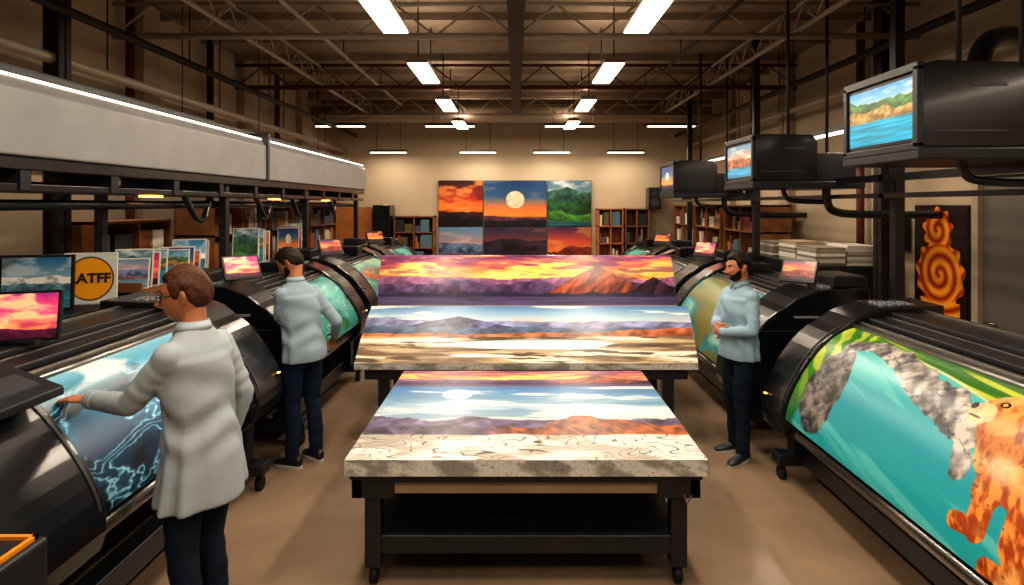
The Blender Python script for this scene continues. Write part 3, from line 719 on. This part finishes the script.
def rack(x, y, z, n, w, h, dirx, seed):
    g = group('print_rack'); rnd = random.Random(seed)
    boxes('rack_tray', [(x-.0, x+w+.0, y-.04, y+n*.09+.12, z, z+.02), (x-.0, x+w+.0, y-.04, y-.02, z, z+.1)], WOOD, g)
    arts = [BLUEM, LAKE, GREEN, PINK, COAST, MOON, PEAK]
    for i in range(n):
        hh = h*rnd.uniform(.75, 1.1)
        panel('leaning_print_%d' % i, (x+w/2+rnd.uniform(-.02, .02), y+.05+i*.09, z+.035+hh/2), (-dirx*.35, -1, .3), (0, 0, 1), w*.88, hh, .012, WHITEP, arts[(i+seed) % 7], (30, 30), CARD, g, .012)
rack(-3.5, 5.1, 1.34, 4, .34, .34, -1, 1); rack(-3.5, 5.75, 1.34, 5, .36, .36, -1, 4)
g = group('work_counter')
boxes('counter_body', [(-3.57, -3.42, 7.1, 12.2, .05, 1.3)], BLK, g); boxes('counter_top', [(-3.58, -3.1, 7.1, 12.2, 1.3, 1.33)], BLK2, g)
boxes('counter_legs', [(-3.16, -3.11, y, y+.05, 0, 1.3) for y in (7.2, 9.0, 10.6, 12.1)], BLK2, g)
rack(-3.5, 7.3, 1.335, 5, .34, .42, -1, 2); rack(-3.5, 8.7, 1.335, 5, .34, .42, -1, 5)
g = group('flat_file_cabinet')
box('cabinet_body', (3.32, 4.1, 6.65, 8.7, .05, 1.42), BLK2, g, .01)
boxes('drawer_gaps', [(3.3, 3.33, 6.7, 8.65, .2+i*.17, .21+i*.17) for i in range(7)]+[(3.4, 4.05, 6.64, 6.66, .2+i*.17, .21+i*.17) for i in range(7)], DGR, g)
it = []
for (a, y) in ((3.36, 6.72), (3.72, 6.74), (3.4, 7.3), (3.72, 7.4), (3.4, 7.95)):
    z = 1.42
    for i in range(9):
        j = random.uniform(-.015, .015); h = random.choice([.018, .025, .03])
        it.append(((a+j, a+.33+j, y+j, y+.46+j, z, z+h-.002), random.choice(['#d8d2c6', '#c0b8a8', '#e8e2d6', '#8a8478', '#a89880']))); z += h
stock('paper_stacks', it, MIXED, g)
panel('orange_leaf_poster', (4.25, 6.02, 1.50), (-1, 0, 0), (0, 0, 1), .76, 1.20, .03, BLK, art_leaf, (200, 300), CARD, None, .015, top=True)
g = group('door_1')
DOORM = mat('grey_door_paint', '#6b655d', .5, var=.05)
box('door_leaf', (4.25, 4.295, 4.72, 5.46, 0, 2.36), DOORM, g, .004)
boxes('door_frame', [(4.2, 4.3, 5.46, 5.54, 0, 2.44), (4.2, 4.3, 4.64, 4.72, 0, 2.44), (4.2, 4.3, 4.64, 5.54, 2.36, 2.44)], PIL, g, .005)
cyls('door_handle', [((4.25, 5.36, 1.05), (4.18, 5.36, 1.05), .012), ((4.19, 5.36, 1.05), (4.19, 5.24, 1.05), .012)], STEEL, g)
g = group('wall_switch_box'); box('switch_body', (4.2, 4.299, 6.52, 6.64, 1.6, 1.95), BLK2, g, .008)

# ------------------------------------------------------------------ people
SKIN = mat('skin', '#b97a58', .5, var=.06, vs=30, spec=.35)
EYEW = mat('eye_white', '#d8d4ce', .3); IRIS = mat('iris', '#2a1a10', .2)
LIP = mat('lip', '#96564a', .5)
def joint_limb(bm, pts, rad, seg=16):
    for i in range(len(pts)-1): addcone(bm, pts[i], pts[i+1], rad[i], rad[i+1], seg)
    for p, r in zip(pts, rad):
        bmesh.ops.create_icosphere(bm, subdivisions=3, radius=r, matrix=Matrix.Translation(V(p)))
def sleeve(bm, pts, rad, seed, amp=.0022, step=.026):
    rnd = random.Random(seed); P = []; R = []
    for i in range(len(pts)-1):
        a, b = V(pts[i]), V(pts[i+1]); n = max(2, int((b-a).length/step))
        for j in range(n):
            t = j/n; s = 1 if (len(P) % 2) else -1
            P.append(a.lerp(b, t)+V((rnd.uniform(-1, 1), rnd.uniform(-1, 1), 0))*amp*1.2); R.append(rad[i]*(1-t)+rad[i+1]*t+s*amp*rnd.uniform(.0, 1))
    P.append(V(pts[-1])); R.append(rad[-1]); joint_limb(bm, P, R)
def eloft(bm, secs, n=28):
    rings = []
    for c, a, b_ in secs:
        c = V(c); a = V(a); b_ = V(b_)
        rings.append([bm.verts.new(c+a*math.cos(2*math.pi*i/n)+b_*math.sin(2*math.pi*i/n)) for i in range(n)])
    for r0, r1 in zip(rings[:-1], rings[1:]):
        for i in range(n): bm.faces.new((r0[i], r0[(i+1) % n], r1[(i+1) % n], r1[i]))
    bm.faces.new(rings[0][::-1]); bm.faces.new(rings[-1])
def blend(o, vox, it=6, disp=0, fac=.5, dscale=.12):
    m = o.modifiers.new('remesh', 'REMESH'); m.mode = 'VOXEL'; m.voxel_size = vox; m.use_smooth_shade = True
    s_ = o.modifiers.new('smooth', 'SMOOTH'); s_.factor = fac; s_.iterations = it
    if disp:
        tx = bpy.data.textures.new('folds', 'CLOUDS'); tx.noise_scale = dscale; tx.noise_depth = 1
        d = o.modifiers.new('folds', 'DISPLACE'); d.texture = tx; d.strength = disp; d.mid_level = .5; d.texture_coords = 'LOCAL'
        s2 = o.modifiers.new('smooth2', 'SMOOTH'); s2.factor = .5; s2.iterations = 2
def hand(g, name, wrist, d, palm, thumbside, curl, skin):
    d = V(d).normalized(); palm = V(palm); palm = (palm-d*palm.dot(d)).normalized(); ac = d.cross(palm)*thumbside
    w = V(wrist); bm = bmesh.new()
    eloft(bm, [(w-d*.03, ac*.024, palm*.019), (w, ac*.026, palm*.018), (w+d*.03, ac*.036, palm*.015), (w+d*.07, ac*.043, palm*.014), (w+d*.092, ac*.04, palm*.012)], 20)
    for off, ln in ((-.031, .058), (-.0105, .073), (.0105, .08), (.031, .070)):
        p = w+d*.083+ac*off; a = 0; pts = [p]; dd = (d+ac*off*2.2).normalized()
        for k_, fr in enumerate((.46, .30, .24)):
            a += curl*(.7 if k_ == 0 else 1)
            dirv = dd*math.cos(a)+palm*math.sin(a); p = p+dirv*ln*fr; pts.append(p)
        joint_limb(bm, pts, [.0095, .0088, .008, .0068], 10)
    p = w+d*.022+ac*.026; pts = [p]
    for dirv, ln in (((d*.6+ac*.8+palm*.15), .038), ((d*.85+ac*.45+palm*.3), .032), ((d+ac*.15+palm*.35), .025)):
        p = p+dirv.normalized()*ln; pts.append(p)
    joint_limb(bm, pts, [.014, .0115, .0098, .008], 10)
    o = fin(name, bm, skin, g, True); blend(o, .0035, 3)
    return o
def headmap(d):
    x, y, z = d; px = x*.075; py = y*.094; pz = z*.118
    if z < 0:
        t = -z; px *= 1-.30*t**1.6
        if y < 0: py *= 1-.30*t
        else: py += .010*t*y
    if y > 0:
        g = lambda cx, cz, sx, sz: math.exp(-((px-cx)/sx)**2-((pz-cz)/sz)**2)
        py += .026*g(0, -.024, .012, .014)+.014*g(0, -.004, .008, .022)
        py += .006*g(0, -.030, .022, .010)
        py -= .011*(g(.031, .008, .017, .012)+g(-.031, .008, .017, .012))
        py += .006*(g(.03, .030, .026, .008)+g(-.03, .030, .026, .008))
        py += .007*g(0, -.055, .024, .0055)+.006*g(0, -.067, .02, .006)-.003*g(0, -.061, .026, .003)
        py += .011*g(0, -.092, .022, .018)
        py += .004*(g(.045, -.02, .02, .02)+g(-.045, -.02, .02, .02))
    return V((px, py, pz))
def person(name, pos, yaw, k, arms, head_yaw, head_pitch, lean, coat, shirtc, pantsc, hairc, feet, shoec, glasses=False, beard=False, skin=SKIN, solec='#b8b4ac', bulk=1.):
    g = group(name); g.location = (pos[0], pos[1], 0); g.rotation_euler = (0, 0, yaw); g.scale = (k, k, k)
    sh = mat(name+'_shirt_cloth', shirtc, .85, var=.04, vs=9, bump=.04, bs=90, spec=.2); pa = mat(name+'_trousers_cloth', pantsc, .9, var=.15, vs=12, bump=.05, bs=120, spec=.2)
    ha = mat(name+'_hair', hairc, .6, var=.4, vs=60, bump=.2, bs=150, spec=.25); so = mat(name+'_shoe', shoec, .45); sl = mat(name+'_sole', solec, .6)
    by = lambda z: lean*max(0, z-.95)
    X = V((1, 0, 0)); Y = V((0, 1, 0))
    bm = bmesh.new()
    eloft(bm, [((0, 0, .80), X*.145, Y*.092), ((0, -.005, .88), X*.152, Y*.105), ((0, 0, 1.0), X*.140, Y*.098)])
    for sgn, f in zip((-1, 1), feet):
        hip = V((sgn*.080, 0, .88)); ank = V((f[0], f[1], .09)); kn = (hip+ank)/2+V((0, .03, .02))
        sleeve(bm, [hip, (hip+kn)/2+V((sgn*.004, .008, 0)), kn, (kn+ank)/2+V((0, -.018, .02)), ank], [.082, .078, .064, .062, .056], sgn+5, .003, .045)
    o = fin('trousers', bm, pa, g, True); blend(o, .012, 3, .008, dscale=.1)
    for sgn, f, nm in zip((-1, 1), feet, ('left', 'right')):
        a = f[2]; fd = V((math.sin(-a), math.cos(a), 0)); fr = V((fd.y, -fd.x, 0)); an = V((f[0], f[1], 0))
        bm = bmesh.new()
        ss = [(-.085, .022, .03, .045), (-.07, .034, .042, .05), (-.02, .038, .05, .056), (.04, .042, .038, .042), (.10, .047, .030, .034), (.15, .042, .024, .028), (.185, .022, .014, .020)]
        eloft(bm, [(an+fd*q+V((0, 0, cz)), fr*rx, V((0, 0, rz))) for q, rx, rz, cz in ss], 18)
        joint_limb(bm, [an+V((0, 0, .06)), an+V((0, 0, .11))], [.042, .045])
        for v_ in bm.verts: v_.co.z = max(v_.co.z, .012)
        o = fin(nm+'_shoe', bm, so, g, True); blend(o, .008, 3)
        bm = bmesh.new()
        eloft(bm, [(an+fd*.045+V((0, 0, 0)), fr*.048, fd*.14), (an+fd*.045+V((0, 0, .022)), fr*.048, fd*.14)], 24)
        fin(nm+'_sole', bm, sl, g)
    bm = bmesh.new()
    if coat: secs = [(.735, .205, .155, .0), (.76, .203, .155, 0), (.85, .19, .147, 0), (1.0, .168, .132, 0), (1.12, .156, .118, 0), (1.25, .170, .124, 0), (1.36, .176, .118, -.005), (1.41, .160, .1, -.01), (1.44, .13, .085, -.01), (1.47, .09, .072, -.012), (1.50, .066, .064, -.008)]
    else: secs = [(.85, .178, .130, .0), (.9, .178, .131, 0), (1.0, .166, .122, 0), (1.12, .155, .114, 0), (1.25, .168, .122, 0), (1.36, .172, .116, -.005), (1.41, .156, .098, -.01), (1.44, .126, .083, -.01), (1.47, .086, .07, -.012), (1.50, .064, .062, -.008)]
    hem = secs[0][0]
    n = 64; rings = []
    zs = np.linspace(secs[0][0], secs[-1][0], 34); S = np.array(secs)
    for z in zs:
        rx = np.interp(z, S[:, 0], S[:, 1]); ry = np.interp(z, S[:, 0], S[:, 2]); yo = np.interp(z, S[:, 0], S[:, 3]); b = bulk if z < 1.38 else 1
        r_ = []
        for i in range(n):
            a = 2*math.pi*i/n
            fold = (.012 if coat else .007)*max(0, 1-(z-hem)/.45)*math.sin(a*7+2*math.sin(a*2))
            drape = .010*math.sin(z*42+3*math.sin(a*2+1)+a*2)*math.exp(-((z-1.08)/.12)**2)+.009*math.sin(z*30+a*3+2*math.sin(a))*math.exp(-((z-1.28)/.1)**2)
            q = 1+(fold+drape)/.15
            r_.append(bm.verts.new((rx*b*q*math.cos(a), yo+by(z)+ry*b*q*math.sin(a), z)))
        rings.append(r_)
    for r0, r1 in zip(rings[:-1], rings[1:]):
        for i in range(n): bm.faces.new((r0[i], r0[(i+1) % n], r1[(i+1) % n], r1[i]))
    bm.faces.new(rings[0][::-1]); bm.faces.new(rings[-1])
    ex = .005 if coat else .002
    for sgn, key in ((-1, 'L'), (1, 'R')):
        el, wr, hd, pn, ts, cu_ = arms[key]
        s0 = V((sgn*.150, by(1.4)-.005, 1.388)); el = V(el); wr = V(wr)
        sleeve(bm, [s0, (s0*.6+el*.4), el, (el*.6+wr*.4), wr-(wr-el).normalized()*.015], [.058+ex, .052+ex, .046+ex, .042+ex, .035+ex], sgn+9, .003)
        hand(g, 'left_hand' if sgn < 0 else 'right_hand', wr, hd, pn, ts, cu_, skin)
    o = fin('lab_coat' if coat else 'shirt', bm, sh, g, True); blend(o, .009, 3)
    for key, nm in (('L', 'left_cuff'), ('R', 'right_cuff')):
        el, wr = V(arms[key][0]), V(arms[key][1]); dv = (wr-el).normalized()
        bm = bmesh.new(); addcone(bm, wr-dv*.05, wr+dv*.006, .038+ex, .036+ex, 24)
        fin(nm, bm, sh, g, True, bevel=.004)
    bm = bmesh.new(); n = 30; r0 = []; r1 = []; r2 = []
    for i in range(n+1):
        a = math.radians(90+14+(360-28)*i/n); c_, s_ = math.cos(a), math.sin(a)
        fr = max(0, s_)**3
        cz = by(1.5)-.004
        r0.append(bm.verts.new((c_*.061, s_*.060+cz, 1.485-.02*fr))); r1.append(bm.verts.new((c_*.064, s_*.063+cz, 1.522-.022*fr))); r2.append(bm.verts.new((c_*(.082), s_*(.078)+cz+.012*fr, 1.480-.045*fr)))
    for i in range(n):
        bm.faces.new((r0[i], r0[i+1], r1[i+1], r1[i])); bm.faces.new((r1[i], r1[i+1], r2[i+1], r2[i]))
    o = fin('collar', bm, sh, g, True); sd = o.modifiers.new('solid', 'SOLIDIFY'); sd.thickness = .004
    hc = V((0, by(1.63)+.018+.05*lean, 1.630)); HM = Matrix.Translation(hc) @ Matrix.Rotation(head_yaw, 4, 'Z') @ Matrix.Rotation(-head_pitch, 4, 'X') @ Matrix.Scale(1.07, 4)
    bm = bmesh.new(); bmesh.ops.create_icosphere(bm, subdivisions=6, radius=1)
    for v_ in bm.verts: v_.co = headmap(v_.co.normalized())
    for sx in (-1, 1):
        eM = Matrix.Translation((sx*.075, -.008, -.006)) @ Matrix.Rotation(sx*.4, 4, 'Z') @ Matrix.Diagonal((.008, .018, .031, 1))
        bmesh.ops.create_icosphere(bm, subdivisions=3, radius=1, matrix=eM)
        eM = Matrix.Translation((sx*.083, -.014, .004)) @ Matrix.Rotation(sx*.5, 4, 'Z') @ Matrix.Diagonal((.006, .016, .023, 1))
        bmesh.ops.create_icosphere(bm, subdivisions=3, radius=1, matrix=eM)
    bmesh.ops.transform(bm, matrix=HM, verts=bm.verts[:])
    joint_limb(bm, [V((0, by(1.44)-.01, 1.42)), V((0, by(1.5)-.004, 1.5)), HM @ V((0, -.022, -.045))], [.058, .054, .054])
    o = fin('head', bm, skin, g, True); blend(o, .0035, 2)
    for sx, nm in ((-1, 'left'), (1, 'right')):
        for rr, yy, mm, n2 in ((.0125, .0665, EYEW, '_eye'), (.0065, .0738, IRIS, '_iris')):
            bm = bmesh.new(); bmesh.ops.create_icosphere(bm, subdivisions=3, radius=rr, matrix=HM @ Matrix.Translation((sx*.031, yy, .008))); fin(nm+n2, bm, mm, g, True)
        bm = bmesh.new(); bmesh.ops.create_icosphere(bm, subdivisions=3, radius=1, matrix=HM @ Matrix.Translation((sx*.033, .082, .030)) @ Matrix.Rotation(-sx*.35, 4, 'Z') @ Matrix.Diagonal((.019, .006, .0045, 1))); fin(nm+'_eyebrow', bm, ha, g, True)
    bm = bmesh.new()
    for zz in (-.0555, -.066): bmesh.ops.create_icosphere(bm, subdivisions=3, radius=1, matrix=HM @ Matrix.Translation((0, .095, zz)) @ Matrix.Diagonal((.021, .006, .0045, 1)))
    fin('lips', bm, LIP, g, True)
    def shell(nm, fn, th, m_, edge=.16):
        bm = bmesh.new(); bmesh.ops.create_icosphere(bm, subdivisions=5 if th > .01 else 6, radius=1)
        keep = {}
        for v_ in bm.verts:
            d = v_.co.normalized(); f = fn(d); keep[v_.index] = f
            p = headmap(d)
            n_ = V((d.x/.075, d.y/.094, d.z/.118)).normalized()
            nz = 1+.12*math.sin(9*d.x+7*d.z)+.10*math.sin(48*(d.x+.4*d.y+.1*math.sin(d.z*9)))
            v_.co = p+n_*(-.003+(th+.003)*max(0, min(1, f/edge))*nz)
        bm.verts.ensure_lookup_table()
        bmesh.ops.delete(bm, geom=[f for f in bm.faces if all(keep[v_.index] < 0 for v_ in f.verts)], context='FACES')
        bmesh.ops.transform(bm, matrix=HM, verts=bm.verts[:]); fin(nm, bm, m_, g, True)
    def hairf(d):
        az = math.atan2(abs(d.x), d.y)
        line = np.interp(az, [0, .7, 1.05, 1.25, 1.45, 1.75, 1.95, 2.3, 3.15], [.52, .56, .48, -.05, -.10, .22, -.25, -.50, -.56])
        return (d.z-float(line))*(1 if d.z > .3 else .8)
    shell('hair', hairf, .014, ha)
    if beard:
        def bf(d):
            az = math.atan2(abs(d.x), d.y)
            if az > 1.5: return -1
            top = float(np.interp(az, [0, .25, .45, .7, 1.1, 1.5], [-.34, -.34, -.40, -.42, -.20, .0]))
            if abs(d.x) < .30 and -.60 < d.z < -.44: return -1
            return min(top-d.z, (1.5-az)*.5)
        shell('beard', bf, .005, ha, .08)
    if glasses:
        segs = []
        for sx in (-1, 1):
            for i in range(16):
                a = 2*math.pi*i/16; b_ = 2*math.pi*(i+1)/16
                segs.append((HM @ V((sx*.032+.022*math.cos(a), .096, .006+.017*math.sin(a))), HM @ V((sx*.032+.022*math.cos(b_), .096, .006+.017*math.sin(b_))), .0018))
            segs.append((HM @ V((sx*.054, .094, .012)), HM @ V((sx*.080, -.005, .012)), .002))
        segs.append((HM @ V((-.01, .098, .010)), HM @ V((.01, .098, .010)), .0018))
        cyls('eyeglasses', segs, BLK, g, 8)

def prep(pos, yaw, k):
    MW = Matrix.Translation((pos[0], pos[1], 0)) @ Matrix.Rotation(yaw, 4, 'Z') @ Matrix.Scale(k, 4); inv = MW.inverted(); R = Matrix.Rotation(-yaw, 3, 'Z')
    return (lambda p: inv @ V(p)), (lambda d: R @ V(d))
# man 1 : lab coat, left, hand on print
pos, yaw, k = (-1.45, 2.78), math.radians(76), 1.03
W, D = prep(pos, yaw, k)
arms = {'L': (W((-1.70, 2.64, 1.22)), W((-1.955, 2.76, 1.205)), D((-.97, .16, .0)), D((.05, 0, -1)), -1, .12),
        'R': (V((.235, -.02, 1.13)), V((.225, .06, .88)), V((0, .15, -1)), V((-1, 0, 0)), 1, .3)}
person('man_in_lab_coat', pos, yaw, k, arms, math.radians(24), math.radians(8), .10, True, '#9da8b0', '#1a2636', '#4a2c1a', [(-.10, .0, .15), (.10, .03, -.1)], '#1a1614', glasses=True, bulk=1.04)
# man 2
pos, yaw, k = (-1.72, 4.88), math.radians(58), .995
W, D = prep(pos, yaw, k)
arms = {'L': (W((-1.90, 4.83, 1.20)), W((-2.0, 5.06, 1.33)), D((-.45, .8, .05)), D((0, 0, -1)), -1, .2),
        'R': (W((-1.51, 5.05, 1.12)), W((-1.58, 5.24, .96)), D((-.4, .5, -.7)), D((-.6, -.3, -.2)), 1, .35)}
person('man_in_work_shirt', pos, yaw, k, arms, math.radians(28), math.radians(34), .22, False, '#8ea1af', '#16243a', '#21150f', [(-.10, .02, .2), (.10, -.02, -.15)], '#15181c', beard=True, bulk=1.08)
# man 3 : arms folded low in front
pos, yaw, k = (1.87, 5.03), math.radians(108), .97
arms = {'L': (V((-.235, .05, 1.12)), V((-.045, .215, 1.09)), V((1, .0, .05)), V((0, -1, 0)), 1, .3),
        'R': (V((.235, .05, 1.13)), V((.055, .20, 1.13)), V((-1, .08, -.05)), V((0, -1, 0)), -1, .3)}
person('man_in_work_shirt', pos, yaw, k, arms, math.radians(-14), math.radians(8), -.02, False, '#8faabc', '#13202f', '#15100c', [(-.12, .06, .3), (.10, -.03, -.2)], '#1c2430', beard=True, bulk=1.12)

# ------------------------------------------------------------------ world, camera
w = bpy.data.worlds.new('world'); sc.world = w; w.use_nodes = True
w.node_tree.nodes['Background'].inputs[0].default_value = (.5, .45, .4, 1); w.node_tree.nodes['Background'].inputs[1].default_value = .3
try:
    sc.view_settings.view_transform = 'Standard'
    sc.view_settings.look = 'Medium High Contrast'
except Exception as e: print('look', e)
cam = bpy.data.cameras.new('camera'); co = bpy.data.objects.new('camera', cam); link(co)
co.location = (0, 0, 2.1); co.rotation_euler = (math.pi/2, 0, 0)
cam.sensor_width = 36; cam.lens = 36*600/1024; cam.shift_y = -87.5/1024; cam.shift_x = -4/1024; cam.clip_start = .05
sc.camera = co
print('objects', len(bpy.data.objects))
